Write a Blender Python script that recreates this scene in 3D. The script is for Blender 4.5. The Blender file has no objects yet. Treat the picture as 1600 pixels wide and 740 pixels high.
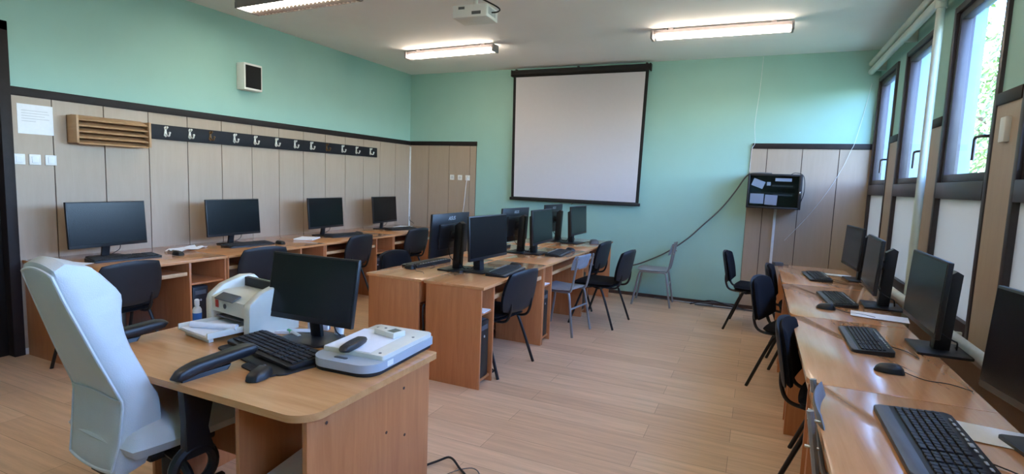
import bpy, bmesh, math, random
from mathutils import Vector, Matrix
random.seed(7)
PI = math.pi
sc = bpy.context.scene
COL = sc.collection

# ------------------------------------------------------------------ materials
def lin(c):
    return tuple(((v/255)/12.92 if v/255 <= .04045 else ((v/255+.055)/1.055)**2.4) for v in c)

def newmat(name):
    m = bpy.data.materials.new(name); m.use_nodes = True
    nt = m.node_tree; b = nt.nodes['Principled BSDF']
    return m, nt, b

def mat(name, rgb, rough=.5, metal=0., var=.06, scale=20., bump=0., bscale=200., coat=0., spec=.5):
    """plain surface with a little procedural mottling (and optional bump)"""
    m, nt, b = newmat(name)
    c = lin(rgb)
    tc = nt.nodes.new('ShaderNodeTexCoord')
    n = nt.nodes.new('ShaderNodeTexNoise'); n.inputs['Scale'].default_value = scale; n.inputs['Detail'].default_value = 4
    nt.links.new(tc.outputs['Object'], n.inputs['Vector'])
    r = nt.nodes.new('ShaderNodeValToRGB')
    r.color_ramp.elements[0].position = .3; r.color_ramp.elements[1].position = .7
    r.color_ramp.elements[0].color = tuple(v*(1-var) for v in c)+(1,)
    r.color_ramp.elements[1].color = tuple(min(1, v*(1+var)) for v in c)+(1,)
    nt.links.new(n.outputs['Fac'], r.inputs['Fac']); nt.links.new(r.outputs['Color'], b.inputs['Base Color'])
    b.inputs['Roughness'].default_value = rough; b.inputs['Metallic'].default_value = metal
    b.inputs['Coat Weight'].default_value = coat; b.inputs['Specular IOR Level'].default_value = spec
    if bump:
        n2 = nt.nodes.new('ShaderNodeTexNoise'); n2.inputs['Scale'].default_value = bscale
        nt.links.new(tc.outputs['Object'], n2.inputs['Vector'])
        bp = nt.nodes.new('ShaderNodeBump'); bp.inputs['Strength'].default_value = bump; bp.inputs['Distance'].default_value = .01
        nt.links.new(n2.outputs['Fac'], bp.inputs['Height']); nt.links.new(bp.outputs['Normal'], b.inputs['Normal'])
    return m

def wood(name, dark, light, scl, rough=.35, coat=.15):
    """grain stretched along the axis whose scale is small"""
    m, nt, b = newmat(name)
    tc = nt.nodes.new('ShaderNodeTexCoord'); mp = nt.nodes.new('ShaderNodeMapping')
    mp.inputs['Scale'].default_value = scl
    nt.links.new(tc.outputs['Object'], mp.inputs['Vector'])
    n = nt.nodes.new('ShaderNodeTexNoise'); n.inputs['Scale'].default_value = 1.; n.inputs['Detail'].default_value = 6
    n.inputs['Roughness'].default_value = .65; n.inputs['Distortion'].default_value = .6
    nt.links.new(mp.outputs['Vector'], n.inputs['Vector'])
    r = nt.nodes.new('ShaderNodeValToRGB')
    r.color_ramp.elements[0].position = .32; r.color_ramp.elements[1].position = .68
    r.color_ramp.elements[0].color = lin(dark)+(1,); r.color_ramp.elements[1].color = lin(light)+(1,)
    nt.links.new(n.outputs['Fac'], r.inputs['Fac']); nt.links.new(r.outputs['Color'], b.inputs['Base Color'])
    b.inputs['Roughness'].default_value = rough; b.inputs['Coat Weight'].default_value = coat; b.inputs['Coat Roughness'].default_value = .12
    return m

def floor_mat():
    m, nt, b = newmat('oak_laminate_planks')
    tc = nt.nodes.new('ShaderNodeTexCoord')
    br = nt.nodes.new('ShaderNodeTexBrick')
    br.inputs['Scale'].default_value = 1.; br.inputs['Brick Width'].default_value = 1.28; br.inputs['Row Height'].default_value = .19
    br.inputs['Mortar Size'].default_value = .0012; br.inputs['Mortar Smooth'].default_value = .2; br.offset = .37
    br.inputs['Color1'].default_value = lin((212, 174, 142))+(1,); br.inputs['Color2'].default_value = lin((228, 192, 160))+(1,)
    br.inputs['Mortar'].default_value = lin((140, 108, 84))+(1,)
    nt.links.new(tc.outputs['Object'], br.inputs['Vector'])
    mp = nt.nodes.new('ShaderNodeMapping'); mp.inputs['Scale'].default_value = (1.6, 26, 1)
    nt.links.new(tc.outputs['Object'], mp.inputs['Vector'])
    n = nt.nodes.new('ShaderNodeTexNoise'); n.inputs['Scale'].default_value = 1.; n.inputs['Detail'].default_value = 7; n.inputs['Roughness'].default_value = .7
    nt.links.new(mp.outputs['Vector'], n.inputs['Vector'])
    r = nt.nodes.new('ShaderNodeValToRGB')
    r.color_ramp.elements[0].position = .3; r.color_ramp.elements[1].position = .75
    r.color_ramp.elements[0].color = (.72, .69, .66, 1); r.color_ramp.elements[1].color = (1.08, 1.06, 1.04, 1)
    nt.links.new(n.outputs['Fac'], r.inputs['Fac'])
    mx = nt.nodes.new('ShaderNodeMix'); mx.data_type = 'RGBA'; mx.blend_type = 'MULTIPLY'; mx.inputs['Factor'].default_value = 1.
    nt.links.new(br.outputs['Color'], mx.inputs['A']); nt.links.new(r.outputs['Color'], mx.inputs['B'])
    nt.links.new(mx.outputs['Result'], b.inputs['Base Color'])
    b.inputs['Roughness'].default_value = .38
    bp = nt.nodes.new('ShaderNodeBump'); bp.inputs['Strength'].default_value = .25; bp.inputs['Distance'].default_value = .002; bp.invert = True
    nt.links.new(br.outputs['Fac'], bp.inputs['Height']); nt.links.new(bp.outputs['Normal'], b.inputs['Normal'])
    return m

def emit(name, rgb, s):
    m, nt, b = newmat(name)
    b.inputs['Base Color'].default_value = lin(rgb)+(1,)
    b.inputs['Emission Color'].default_value = lin(rgb)+(1,); b.inputs['Emission Strength'].default_value = s
    return m

def glass_mat(name, tint=(1, 1, 1), gloss=.12):
    m = bpy.data.materials.new(name); m.use_nodes = True; nt = m.node_tree; nt.nodes.clear()
    out = nt.nodes.new('ShaderNodeOutputMaterial'); mx = nt.nodes.new('ShaderNodeMixShader')
    t = nt.nodes.new('ShaderNodeBsdfTransparent'); t.inputs['Color'].default_value = tint+(1,)
    g = nt.nodes.new('ShaderNodeBsdfGlossy'); g.inputs['Roughness'].default_value = .02
    lw = nt.nodes.new('ShaderNodeFresnel'); lw.inputs['IOR'].default_value = 1.45
    ml = nt.nodes.new('ShaderNodeMath'); ml.operation = 'MULTIPLY'; ml.inputs[1].default_value = gloss*8
    ml.use_clamp = True
    nt.links.new(lw.outputs['Fac'], ml.inputs[0]); nt.links.new(ml.outputs['Value'], mx.inputs['Fac'])
    nt.links.new(t.outputs['BSDF'], mx.inputs[1]); nt.links.new(g.outputs['BSDF'], mx.inputs[2])
    nt.links.new(mx.outputs['Shader'], out.inputs['Surface'])
    return m

M = {}
M['mint'] = mat('mint_wall_paint', (152, 194, 184), .6, var=.02, scale=3, bump=.05, bscale=120)
M['ceil'] = mat('white_ceiling_paint', (240, 239, 239), .8, var=.02, scale=2, bump=.04, bscale=90)
M['dado'] = wood('beige_laminate_dado', (166, 147, 128), (171, 152, 133), (30, 30, 3), .5, .05)
M['seam'] = mat('brown_seam', (70, 50, 42), .6)
M['band'] = mat('dark_brown_rail', (36, 29, 29), .55, var=.1, spec=.25)
M['floor'] = floor_mat()
M['board'] = mat('black_painted_board', (24, 25, 31), .55, var=.1, spec=.25)
M['hook'] = mat('pale_enamel_hook', (222, 222, 216), .3, metal=.1)
M['top'] = wood('beech_worktop', (196, 136, 88), (214, 154, 104), (26, 2.2, 26), .2, .7)
M['panel'] = wood('beech_side_panel', (182, 112, 66), (200, 130, 82), (26, 26, 2.2), .35, .15)
M['edge'] = wood('beech_light_edging', (196, 158, 116), (210, 172, 130), (20, 20, 2), .4, .1)
M['tdtop'] = wood('oak_worktop', (190, 134, 84), (212, 156, 102), (2.2, 24, 24), .25, .3)
M['frame'] = mat('dark_window_frame', (58, 50, 54), .4, var=.08)
M['glass'] = glass_mat('window_glass', (.97, .985, 1), .02)
M['wpanel'] = mat('pale_window_panel', (196, 190, 182), .55, var=.05, scale=8, bump=.08, bscale=60)
def frosted():
    m, nt, b = newmat('frosted_pale_panel')
    tr = nt.nodes.new('ShaderNodeBsdfTranslucent'); tr.inputs['Color'].default_value = lin((206, 198, 190))+(1,)
    n = nt.nodes.new('ShaderNodeTexNoise'); n.inputs['Scale'].default_value = 9.
    mx = nt.nodes.new('ShaderNodeMixShader'); mr = nt.nodes.new('ShaderNodeMapRange'); mr.inputs['To Min'].default_value = .22; mr.inputs['To Max'].default_value = .32
    b.inputs['Base Color'].default_value = lin((206, 200, 192))+(1,); b.inputs['Roughness'].default_value = .5
    nt.links.new(n.outputs['Fac'], mr.inputs['Value']); nt.links.new(mr.outputs['Result'], mx.inputs['Fac'])
    nt.links.new(b.outputs['BSDF'], mx.inputs[1]); nt.links.new(tr.outputs['BSDF'], mx.inputs[2])
    nt.links.new(mx.outputs['Shader'], nt.nodes['Material Output'].inputs['Surface'])
    return m
M['frost'] = frosted()
M['facade'] = mat('pale_facade_render', (136, 160, 178), .85, var=.04, scale=6)
M['black'] = mat('black_plastic', (24, 24, 27), .42, var=.1)
M['blackm'] = mat('matte_black_plastic', (17, 17, 19), .6, var=.1)
M['key'] = mat('black_keycap', (34, 35, 38), .5, var=.08)
M['screen'] = mat('dark_display', (9, 11, 14), .24, var=.04, spec=.35)
M['silver'] = mat('silver_plastic', (190, 192, 196), .35, metal=.4)
M['fabric'] = mat('black_fabric', (21, 22, 28), .95, var=.2, scale=300, bump=.25, bscale=600, spec=.2)
M['shell'] = mat('black_seat_shell', (26, 27, 31), .5, bump=.05)
M['metalblk'] = mat('black_painted_steel', (28, 25, 26), .4, metal=.2)
M['metalgry'] = mat('grey_painted_steel', (146, 148, 152), .35, metal=.5)
M['greyply'] = mat('grey_seat_board', (132, 136, 142), .5, var=.08, scale=30)
M['chrome'] = mat('bright_metal', (205, 205, 205), .22, metal=.95)
M['rust'] = mat('tarnished_brass', (120, 92, 62), .45, metal=.7, var=.25, scale=80)
M['leather'] = mat('white_leatherette', (196, 200, 200), .45, var=.02, scale=12, bump=.12, bscale=260)
M['piping'] = mat('pale_piping', (200, 204, 204), .5)
M['white'] = mat('white_plastic', (226, 226, 222), .4, var=.02)
M['cream'] = mat('cream_plastic', (214, 212, 198), .42, var=.03)
M['lgrey'] = mat('light_grey_plastic', (168, 176, 182), .42, var=.03)
M['dgrey'] = mat('dark_grey_plastic', (84, 86, 90), .5, var=.05)
M['pc'] = mat('grey_computer_case', (66, 68, 73), .5, var=.05)
M['paper'] = mat('white_paper', (232, 234, 238), .8, var=.02, scale=40)
M['ink'] = mat('pale_grey_ink', (196, 198, 202), .8)
M['screenfab'] = mat('projection_fabric', (200, 197, 202), .85, var=.01)
M['blk'] = mat('black_cloth_border', (18, 18, 20), .8)
M['pipe'] = mat('pale_painted_pipe', (190, 200, 190), .4, var=.03)
M['conduit'] = mat('white_conduit', (222, 224, 224), .45)
M['tube'] = emit('lit_fluorescent_tube', (255, 238, 216), 17.)
M['tubew'] = emit('lit_warm_tube', (255, 250, 230), 17.)
M['lamp'] = mat('lamp_housing', (140, 132, 134), .4, metal=.3)
M['louver'] = mat('lamp_louvre', (176, 160, 152), .3, metal=.6)
M['clear'] = glass_mat('clear_lamp_end', (.95, .96, 1), .12)
M['grille'] = mat('black_speaker_cloth', (14, 14, 18), .9, var=.2, scale=200, bump=.2, bscale=500)
M['rack'] = wood('light_beech_slats', (168, 130, 92), (186, 148, 108), (4, 20, 20), .45, .05)
M['cabglass'] = glass_mat('smoked_door_glass', (.82, .85, .9), .08)
M['red'] = mat('red_sticker', (178, 44, 40), .5)
M['blue'] = mat('blue_label', (52, 112, 186), .5)
M['green'] = mat('green_plastic', (96, 190, 130), .45)
M['lcd'] = mat('grey_display_window', (96, 104, 98), .25)
M['door'] = mat('near_black_door', (26, 22, 20), .45, var=.2, scale=5)
M['bark'] = mat('tree_bark', (84, 70, 56), .9, var=.2)
M['leaf'] = mat('tree_leaves', (104, 128, 70), .7, var=.35, scale=3)
M['grass'] = mat('outdoor_grass', (112, 124, 84), .9, var=.2, scale=1.5)

# ------------------------------------------------------------------ mesh builder
class MB:
    def __init__(s): s.bm = bmesh.new(); s.mi = 0
    def _tag(s, faces):
        for f in faces: f.material_index = s.mi
    def box(s, c, d, bev=0., rot=None, seg=2):
        r = bmesh.ops.create_cube(s.bm, size=1.)
        vs = r['verts']
        for v in vs: v.co = Vector((v.co.x*d[0], v.co.y*d[1], v.co.z*d[2]))
        fs = list({f for v in vs for f in v.link_faces}); s._tag(fs)
        if bev > 0:
            es = list({e for v in vs for e in v.link_edges})
            g = bmesh.ops.bevel(s.bm, geom=es, offset=min(bev, min(d)*.49), segments=seg, affect='EDGES', profile=.5)
            vs = list({v for f in g['faces'] for v in f.verts} | {v for v in vs if v.is_valid})
            for f in g['faces']: f.material_index = s.mi
        mt = Matrix.Translation(c)
        if rot is not None: mt = mt @ rot
        bmesh.ops.transform(s.bm, matrix=mt, verts=vs)
        return s
    def b2(s, x0, x1, y0, y1, z0, z1, bev=0.):
        return s.box(((x0+x1)/2, (y0+y1)/2, (z0+z1)/2), (abs(x1-x0), abs(y1-y0), abs(z1-z0)), bev)
    def cyl(s, p0, p1, r, r2=None, n=14, cap=True):
        p0 = Vector(p0); p1 = Vector(p1); d = p1-p0
        g = bmesh.ops.create_cone(s.bm, cap_ends=cap, segments=n, radius1=r, radius2=r if r2 is None else r2, depth=d.length)
        q = Vector((0, 0, 1)).rotation_difference(d.normalized()).to_matrix().to_4x4()
        vs = g['verts']; s._tag({f for v in vs for f in v.link_faces})
        bmesh.ops.transform(s.bm, matrix=Matrix.Translation((p0+p1)/2) @ q, verts=vs)
        return s
    def tube(s, pts, r, n=8, smooth=True, rr=None):
        P = [Vector(p) for p in pts]
        if smooth and len(P) > 2:
            Q = []
            for i in range(len(P)-1):
                a = P[max(i-1, 0)]; b = P[i]; c = P[i+1]; d = P[min(i+2, len(P)-1)]
                for k in range(6):
                    t = k/6
                    Q.append(.5*((2*b)+(c-a)*t+(2*a-5*b+4*c-d)*t*t+(3*b-a-3*c+d)*t**3))
            P = Q+[P[-1]]
        rings = []; up = None
        for i, p in enumerate(P):
            t = (P[min(i+1, len(P)-1)]-P[max(i-1, 0)])
            if t.length < 1e-9: t = Vector((0, 0, 1))
            t.normalize()
            if up is None:
                a = Vector((0, 0, 1)) if abs(t.z) < .9 else Vector((1, 0, 0))
                up = (a-t*a.dot(t)).normalized()
            else:
                u2 = up-t*up.dot(t)
                up = u2.normalized() if u2.length > 1e-6 else up
            w = t.cross(up)
            rings.append([s.bm.verts.new(p+(up*math.cos(2*PI*k/n)+w*math.sin(2*PI*k/n))*r) for k in range(n)])
        fs = []
        for a, b in zip(rings[:-1], rings[1:]):
            for k in range(n): fs.append(s.bm.faces.new((a[k], a[(k+1) % n], b[(k+1) % n], b[k])))
        fs.append(s.bm.faces.new(rings[0][::-1])); fs.append(s.bm.faces.new(rings[-1]))
        s._tag(fs)
        return s
    def prism(s, poly, z0, z1, bev=0., mtx=None):
        """extrude a 2-D outline (x, y) from z0 to z1, then place it with mtx"""
        a = [s.bm.verts.new((x, y, z0)) for x, y in poly]; b = [s.bm.verts.new((x, y, z1)) for x, y in poly]
        n = len(poly); fs = [s.bm.faces.new(a[::-1]), s.bm.faces.new(b)]
        for i in range(n): fs.append(s.bm.faces.new((a[i], a[(i+1) % n], b[(i+1) % n], b[i])))
        s._tag(fs); vs = a+b
        if bev:
            es = list(fs[0].edges)+list(fs[1].edges)
            g = bmesh.ops.bevel(s.bm, geom=es, offset=bev, segments=2, affect='EDGES', profile=.5)
            for f in g['faces']: f.material_index = s.mi
            vs = list({v for v in vs if v.is_valid} | {v for f in g['faces'] for v in f.verts})
        if mtx is not None: bmesh.ops.transform(s.bm, matrix=mtx, verts=vs)
        return s
    def lathe(s, prof, c=(0, 0, 0), n=24):
        rings = []
        for r, z in prof:
            rings.append([s.bm.verts.new((c[0]+r*math.cos(2*PI*k/n), c[1]+r*math.sin(2*PI*k/n), c[2]+z)) for k in range(n)])
        fs = []
        for a, b in zip(rings[:-1], rings[1:]):
            for k in range(n): fs.append(s.bm.faces.new((a[k], a[(k+1) % n], b[(k+1) % n], b[k])))
        fs.append(s.bm.faces.new(rings[0][::-1])); fs.append(s.bm.faces.new(rings[-1]))
        s._tag(fs)
        return s
    def cushion(s, fn, T, a=.3, N=16, p=6., only=None):
        """a padded slab on u, v in [-1, 1]; fn(u, v, d) gives the point at depth d from the middle"""
        F = {}; B = {}
        for i in range(N+1):
            for j in range(N+1):
                U = -1+2*i/N; V = -1+2*j/N
                U = math.sin(U*PI/2)*.35+U*.65; V = math.sin(V*PI/2)*.35+V*.65
                x = U*(1-a+a*math.sqrt(max(0, 1-V*V/2))); y = V*(1-a+a*math.sqrt(max(0, 1-U*U/2)))
                e = max(abs(U), abs(V)); t = T/2*math.sqrt(max(0., 1-e**p))
                F[i, j] = s.bm.verts.new(fn(x, y, t))
                B[i, j] = F[i, j] if (i in (0, N) or j in (0, N)) else s.bm.verts.new(fn(x, y, -t))
        fs = []
        for i in range(N):
            for j in range(N):
                fs.append(s.bm.faces.new((F[i, j], F[i+1, j], F[i+1, j+1], F[i, j+1])))
                q = (B[i, j], B[i, j+1], B[i+1, j+1], B[i+1, j])
                if set(q) != set(fs[-1].verts): fs.append(s.bm.faces.new(q))
        s._tag(fs)
        return s
    def build(s, name, mats, parent=None, ang=40, **kw):
        bmesh.ops.recalc_face_normals(s.bm, faces=s.bm.faces)
        me = bpy.data.meshes.new(name); s.bm.to_mesh(me); s.bm.free()
        for m in (mats if isinstance(mats, (list, tuple)) else [mats]): me.materials.append(m)
        me.polygons.foreach_set('use_smooth', [True]*len(me.polygons))
        me.set_sharp_from_angle(angle=math.radians(ang))
        o = bpy.data.objects.new(name, me); COL.objects.link(o)
        if parent: o.parent = parent
        for k, v in kw.items(): o[k] = v
        return o

def rrect(w, h, r, n=6, cx=0, cy=0):
    if not isinstance(r, (list, tuple)): r = [r]*4
    out = []
    for (sx, sy, a0), q in zip(((1, 1, 0), (-1, 1, 90), (-1, -1, 180), (1, -1, 270)), r):
        if q <= 0: out.append((cx+sx*w/2, cy+sy*h/2)); continue
        for k in range(n+1):
            t = math.radians(a0+90*k/n)
            out.append((cx+sx*(w/2-q)+q*math.cos(t), cy+sy*(h/2-q)+q*math.sin(t)))
    return out

def thing(name, label, cat, loc=(0, 0, 0), rz=0., group=None):
    o = bpy.data.objects.new(name, None); COL.objects.link(o); o.empty_display_size = .1
    o.location = loc; o.rotation_euler = (0, 0, math.radians(rz)); tag(o, label, cat, group)
    return o
def tag(o, label, cat, group=None):
    o['label'] = label; o['category'] = cat
    if group: o['group'] = group
    return o
def struct(o): o['kind'] = 'structure'; return o
def dup(root, loc, rz, label, group=None):
    r = root.copy(); COL.objects.link(r); r.location = loc; r.rotation_euler = (0, 0, math.radians(rz)); r['label'] = label
    if group: r['group'] = group
    for ch in list(root.children):
        c = ch.copy(); COL.objects.link(c); c.parent = r
        for g in list(ch.children):
            d = g.copy(); COL.objects.link(d); d.parent = c
    return r
class Kind:
    """the first placement moves the prototype itself, later ones copy it"""
    def __init__(s, proto): s.p = proto; s.used = False
    def put(s, loc, rz, label, group=None):
        if not s.used:
            s.used = True; o = s.p; o.location = loc; o.rotation_euler = (0, 0, math.radians(rz)); o['label'] = label
            if group: o['group'] = group
            return o
        return dup(s.p, loc, rz, label, group)

# ------------------------------------------------------------------ the room
W, H, FRONT = 6.32, 3.11, -9.0
DZ = 2.066                                  # top of the dark rail
struct(MB().b2(-.15, W+.22, FRONT-.15, .15, -.12, 0).build('floor', M['floor']))
struct(MB().b2(-.15, W+.22, FRONT-.15, .15, H, H+.2).build('ceiling', M['ceil']))
struct(MB().b2(-.15, W+.22, 0, .15, 0, H).build('wall_back', M['mint']))
struct(MB().b2(-.15, W+.22, FRONT-.15, FRONT, 0, H).build('wall_front', M['mint']))
wl = MB()
DY0, DY1, DH = -5.15, -6.15, 2.53
wl.b2(-.15, -.135, DY1, DY0, 0, DH)  # unseen backing behind the door, added to stop outdoor light leaking in
wl.b2(-.15, 0, DY0, 0, 0, H).b2(-.15, 0, DY1, DY0, DH, H).b2(-.15, 0, FRONT, DY1, 0, H)
struct(wl.build('wall_left', M['mint']))

WIN = [(-.03, -.93), (-1.27, -2.22), (-2.60, -3.56), (-3.88, -4.83), (-5.16, -6.1), (-6.44, -7.4)]
WZ0, WZ1 = .70, 2.79
wr = MB()
wr.b2(W, W+.15, FRONT, 0, 0, WZ0).b2(W, W+.15, FRONT, 0, WZ1, H)
prev = 0.
for a, b in WIN+[(FRONT, FRONT)]:
    if prev-a > .001: wr.b2(W, W+.15, a, prev, WZ0, WZ1)
    prev = b
struct(wr.build('wall_right', M['mint']))
# outdoor face of the window wall
fa = MB(); prev = .2
fa.b2(W+.15, W+.165, FRONT, .2, -.2, WZ0).b2(W+.15, W+.165, FRONT, .2, WZ1, H+.2)
for a, b in WIN+[(FRONT, FRONT)]:
    if prev-a > .001: fa.b2(W+.15, W+.165, a, prev, WZ0, WZ1)
    prev = b
for a, b in WIN:
    fa.b2(W+.09, W+.165, a-.006, a, WZ0, WZ1).b2(W+.09, W+.165, b, b+.006, WZ0, WZ1)
    fa.b2(W+.09, W+.165, b+.006, a-.006, WZ1-.006, WZ1).b2(W+.09, W+.18, b+.006, a-.006, WZ0, WZ0+.02)
struct(fa.build('wall_facade', M['facade']))

# beige dado panelling with brown seams, and the dark rail above it
PT = .014; BZ = .065
def dado_left():
    m = MB()
    m.mi = 1
    m.b2(0, .006, DY0, 0, .0, DZ-BZ); m.b2(0, .006, FRONT, DY1, .0, DZ-BZ)
    m.mi = 0
    ys = [DY0]+[-4.89+.374*k for k in range(13)]+[0]
    for a, b in zip(ys[:-1], ys[1:]):
        m.b2(.004, PT, a+.004, b-.004, .05, DZ-BZ)
    y = DY1
    while y > FRONT+.05:
        m.b2(.004, PT, max(y-.374, FRONT)+.004, y-.004, .05, DZ-BZ); y -= .374
    return m
struct(dado_left().build('trim_1', [M['dado'], M['seam']]))
m = MB(); m.b2(0, .026, DY0+.0, 0, DZ-BZ, DZ, .003).b2(0, .026, FRONT, DY1, DZ-BZ, DZ, .003)
struct(m.build('trim_2', M['band']))
m = MB(); m.mi = 1
m.b2(0, 1.22, -.006, 0, 0, DZ-BZ); m.mi = 0
for a, b in zip([PT, .37, .745, 1.115], [.37, .745, 1.115, 1.22]): m.b2(a+.004, b-.004, -PT, -.004, .05, DZ-BZ)
struct(m.build('trim_3', [M['dado'], M['seam']]))
struct(MB().b2(.026, 1.225, -.026, 0, DZ-BZ, DZ, .003).build('trim_4', M['band']))
m = MB(); m.mi = 1
m.b2(5.045, W, -.006, 0, 0, DZ-BZ); m.mi = 0
for a, b in zip([5.045, 5.23, 5.61, 5.99], [5.23, 5.61, 5.99, W]): m.b2(a+.004, b-.004, -PT, -.004, .05, DZ-BZ)
struct(m.build('trim_5', [M['dado'], M['seam']]))
struct(MB().b2(5.06, W-.0, -.026, 0, DZ-BZ, DZ, .003).build('trim_6', M['band']))
m = MB(); m2 = MB(); prev = -.93
for a, b in WIN[1:]:
    m.mi = 0
    m.b2(W-PT, W, a+.005, prev-.005, WZ0, DZ-BZ); m2.b2(W-.024, W, a, prev, DZ-BZ, DZ, .003)
    prev = b
struct(m.build('trim_7', M['dado'])); struct(m2.build('trim_8', M['band']))
struct(MB().b2(W-.09, W, FRONT, -.02, WZ0-.04, WZ0, .004).build('trim_9', M['wpanel']))
struct(MB().b2(W-PT, W, FRONT, -.02, .05, WZ0-.041).build('trim_10', M['dado']))
struct(MB().b2(1.22, 5.045, -.012, 0, 0, .045).build('baseboard_back', M['seam']))
struct(MB().b2(.0, .016, DY0, 0, 0, .05).build('baseboard_left', M['conduit']))

# door opening at the left edge
dr = bpy.data.objects.new('door_1', None); COL.objects.link(dr); struct(dr); dr.location = (0, (DY0+DY1)/2, 0)
m = MB(); w2 = (DY0-DY1)/2
m.b2(-.13, .03, w2-.07, w2, 0, DH, .004).b2(-.13, .03, -w2, -w2+.07, 0, DH, .004).b2(-.13, .03, -w2, w2, DH-.07, DH, .004)
m.build('door_frame', M['band'], dr)
m = MB(); m.b2(-.09, -.05, -w2+.07, w2-.07, .003, DH-.07, .003)
for z0, z1 in ((.2, 1.1), (1.25, 2.3)): m.b2(-.05, -.042, -w2+.2, w2-.2, z0, z1, .004)
dl = m.build('door_leaf', M['door'], dr)
MB().tube([(-.05, -.3, 1.05), (-.0, -.3, 1.05), (-.0, -.18, 1.05)], .009, smooth=False).build('door_handle', M['chrome'], dl)

# windows
def window(n, a, b):
    r = bpy.data.objects.new('window_%d' % n, None); COL.objects.link(r); struct(r); r.location = (W, (a+b)/2, WZ0)
    h = (a-b)/2; zt = WZ1-WZ0; z1 = 1.49-WZ0; z2 = 1.60-WZ0
    m = MB(); f = .045
    m.b2(-.02, .09, h-f, h, 0, zt, .004).b2(-.02, .09, -h, -h+f, 0, zt, .004)
    m.b2(-.02, .09, -h+f, h-f, zt-f, zt, .004).b2(-.02, .09, -h+f, h-f, 0, .08, .004).b2(-.022, .09, -h+f, h-f, z1, z2, .004)
    m.build('window_frame', M['frame'], r)
    m = MB(); g = .05; i = h-f-.003
    m.b2(-.0, .06, i-g, i, z2+.003, zt-f-.003, .004).b2(-.0, .06, -i, -i+g, z2+.003, zt-f-.003, .004)
    m.b2(-.0, .06, -i+g, i-g, zt-f-.003-g, zt-f-.003, .004).b2(-.0, .06, -i+g, i-g, z2+.003, z2+.003+g, .004)
    sh = m.build('sash', M['frame'], r)
    m = MB(); m.b2(.028, .034, -i+g, i-g, z2+g, zt-f-g); m.build('pane', M['glass'], sh)
    m = MB(); m.b2(.012, .016, -h+f, h-f, .08, z1); m.build('lower_panel', M['frost'], r)
    m = MB(); y = -i+g/2; z = 1.85-WZ0
    m.b2(-.008, 0, y-.014, y+.014, z-.04, z+.04, .003).tube([(0, y, z), (-.035, y, z), (-.042, y+.012, z), (-.042, y+.1, z), (-.042, y+.112, z-.01), (-.042, y+.112, z-.13)], .009, smooth=False)
    m.build('window_handle', M['frame'], sh)
for k, (a, b) in enumerate(WIN): window(k+1, a, b)

# ------------------------------------------------------------------ outdoors
struct(MB().b2(W+.17, 60, -50, 60, -.9, -.8).build('ground', M['grass']))
def tree(x, y, h, cr, label, seed):
    rnd = random.Random(seed)
    t = thing('garden_tree', label, 'tree', (x, y, -.8), 0, 'trees outside the windows')
    m = MB(); m.tube([(0, 0, 0), (.05, .02, h*.3), (-.05, .05, h*.6), (0, 0, h*.9)], .14)
    for k in range(7):
        a = k*2.4; m.tube([(0, 0, h*(.3+.07*k)), (math.cos(a)*cr*.4, math.sin(a)*cr*.4, h*(.42+.07*k)), (math.cos(a)*cr*.75, math.sin(a)*cr*.75, h*(.5+.07*k))], .04, 6)
    m.build('trunk', M['bark'], t)
    bm = bmesh.new()
    for k in range(5200):
        while True:
            p = Vector((rnd.uniform(-1, 1), rnd.uniform(-1, 1), rnd.uniform(-1, 1)))
            if .25 < p.length < 1: break
        lump = 1+.22*math.sin(p.x*5+seed)*math.cos(p.y*6)
        c = Vector((p.x*cr*lump, p.y*cr*lump, h*.62+p.z*h*.4*lump))
        s = rnd.uniform(.05, .11)
        d = Vector((rnd.uniform(-1, 1), rnd.uniform(-1, 1), rnd.uniform(-1, 1))).normalized(); e = d.orthogonal().normalized()
        f = d.cross(e)
        bm.faces.new([bm.verts.new(c+e*s), bm.verts.new(c+f*s*.5+d*.02), bm.verts.new(c-e*s), bm.verts.new(c-f*s*.5+d*.02)])
    me = bpy.data.meshes.new('foliage'); bm.to_mesh(me); bm.free(); me.materials.append(M['leaf'])
    o = bpy.data.objects.new('foliage', me); COL.objects.link(o); o.parent = t
tree(9.9, 7.2, 5.9, 2.2, 'leafy tree outside, seen through the big window nearest the right edge', 3)
tree(13.0, 18.5, 7.5, 3.0, 'distant leafy tree outside beyond the nearer tree', 5)

# ------------------------------------------------------------------ desks
def desk(name, label, length, depth, loc, rz, comp, group=None, corner=0., back=True, bay=.22):
    """origin at the floor under the middle; the user sits on +x; comp = y side of the computer bay"""
    t = thing(name, label, 'desk', loc, rz, group)
    L = length/2-.002; D = depth/2; T = .022; zt = .75
    MB().prism(rrect(depth, 2*L, [corner, 0, 0, corner]), zt-T, zt, .002).build('tabletop', M['top'], t)
    xi = D-.02
    for s in (-1, 1):
        m = MB(); m.b2(-D+.02, xi, s*(L-.012)-.009, s*(L-.012)+.009, 0, zt-T, .001); m.build('side_panel', M['panel'], t)
    yc = comp*(L-bay)
    MB().b2(-D+.03, xi-.005, yc-.009, yc+.009, .0, zt-T, .001).build('divider_panel', M['panel'], t)
    y0, y1 = sorted((yc+comp*.009, comp*(L-.021)))
    MB().b2(-D+.04, xi-.02, y0, y1, .04, .058, .001).build('bottom_shelf', M['panel'], t)
    MB().b2(-D+.04, xi-.02, y0, y1, .53, .546, .001).build('shelf', M['panel'], t)
    k0, k1 = sorted((yc-comp*.02, -comp*(L-.03)))
    m = MB(); m.b2(.0, xi-.03, k0, k1, .625, .641, .001); m.mi = 1
    m.b2(xi-.03, xi-.012, k0, k1, .618, .65, .003)
    m.build('keyboard_tray', [M['panel'], M['edge']], t)
    if back: MB().b2(-D+.02, -D+.036, -L+.02, L-.02, .57, zt-T, .001).build('back_panel', M['panel'], t)
    return t
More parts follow.
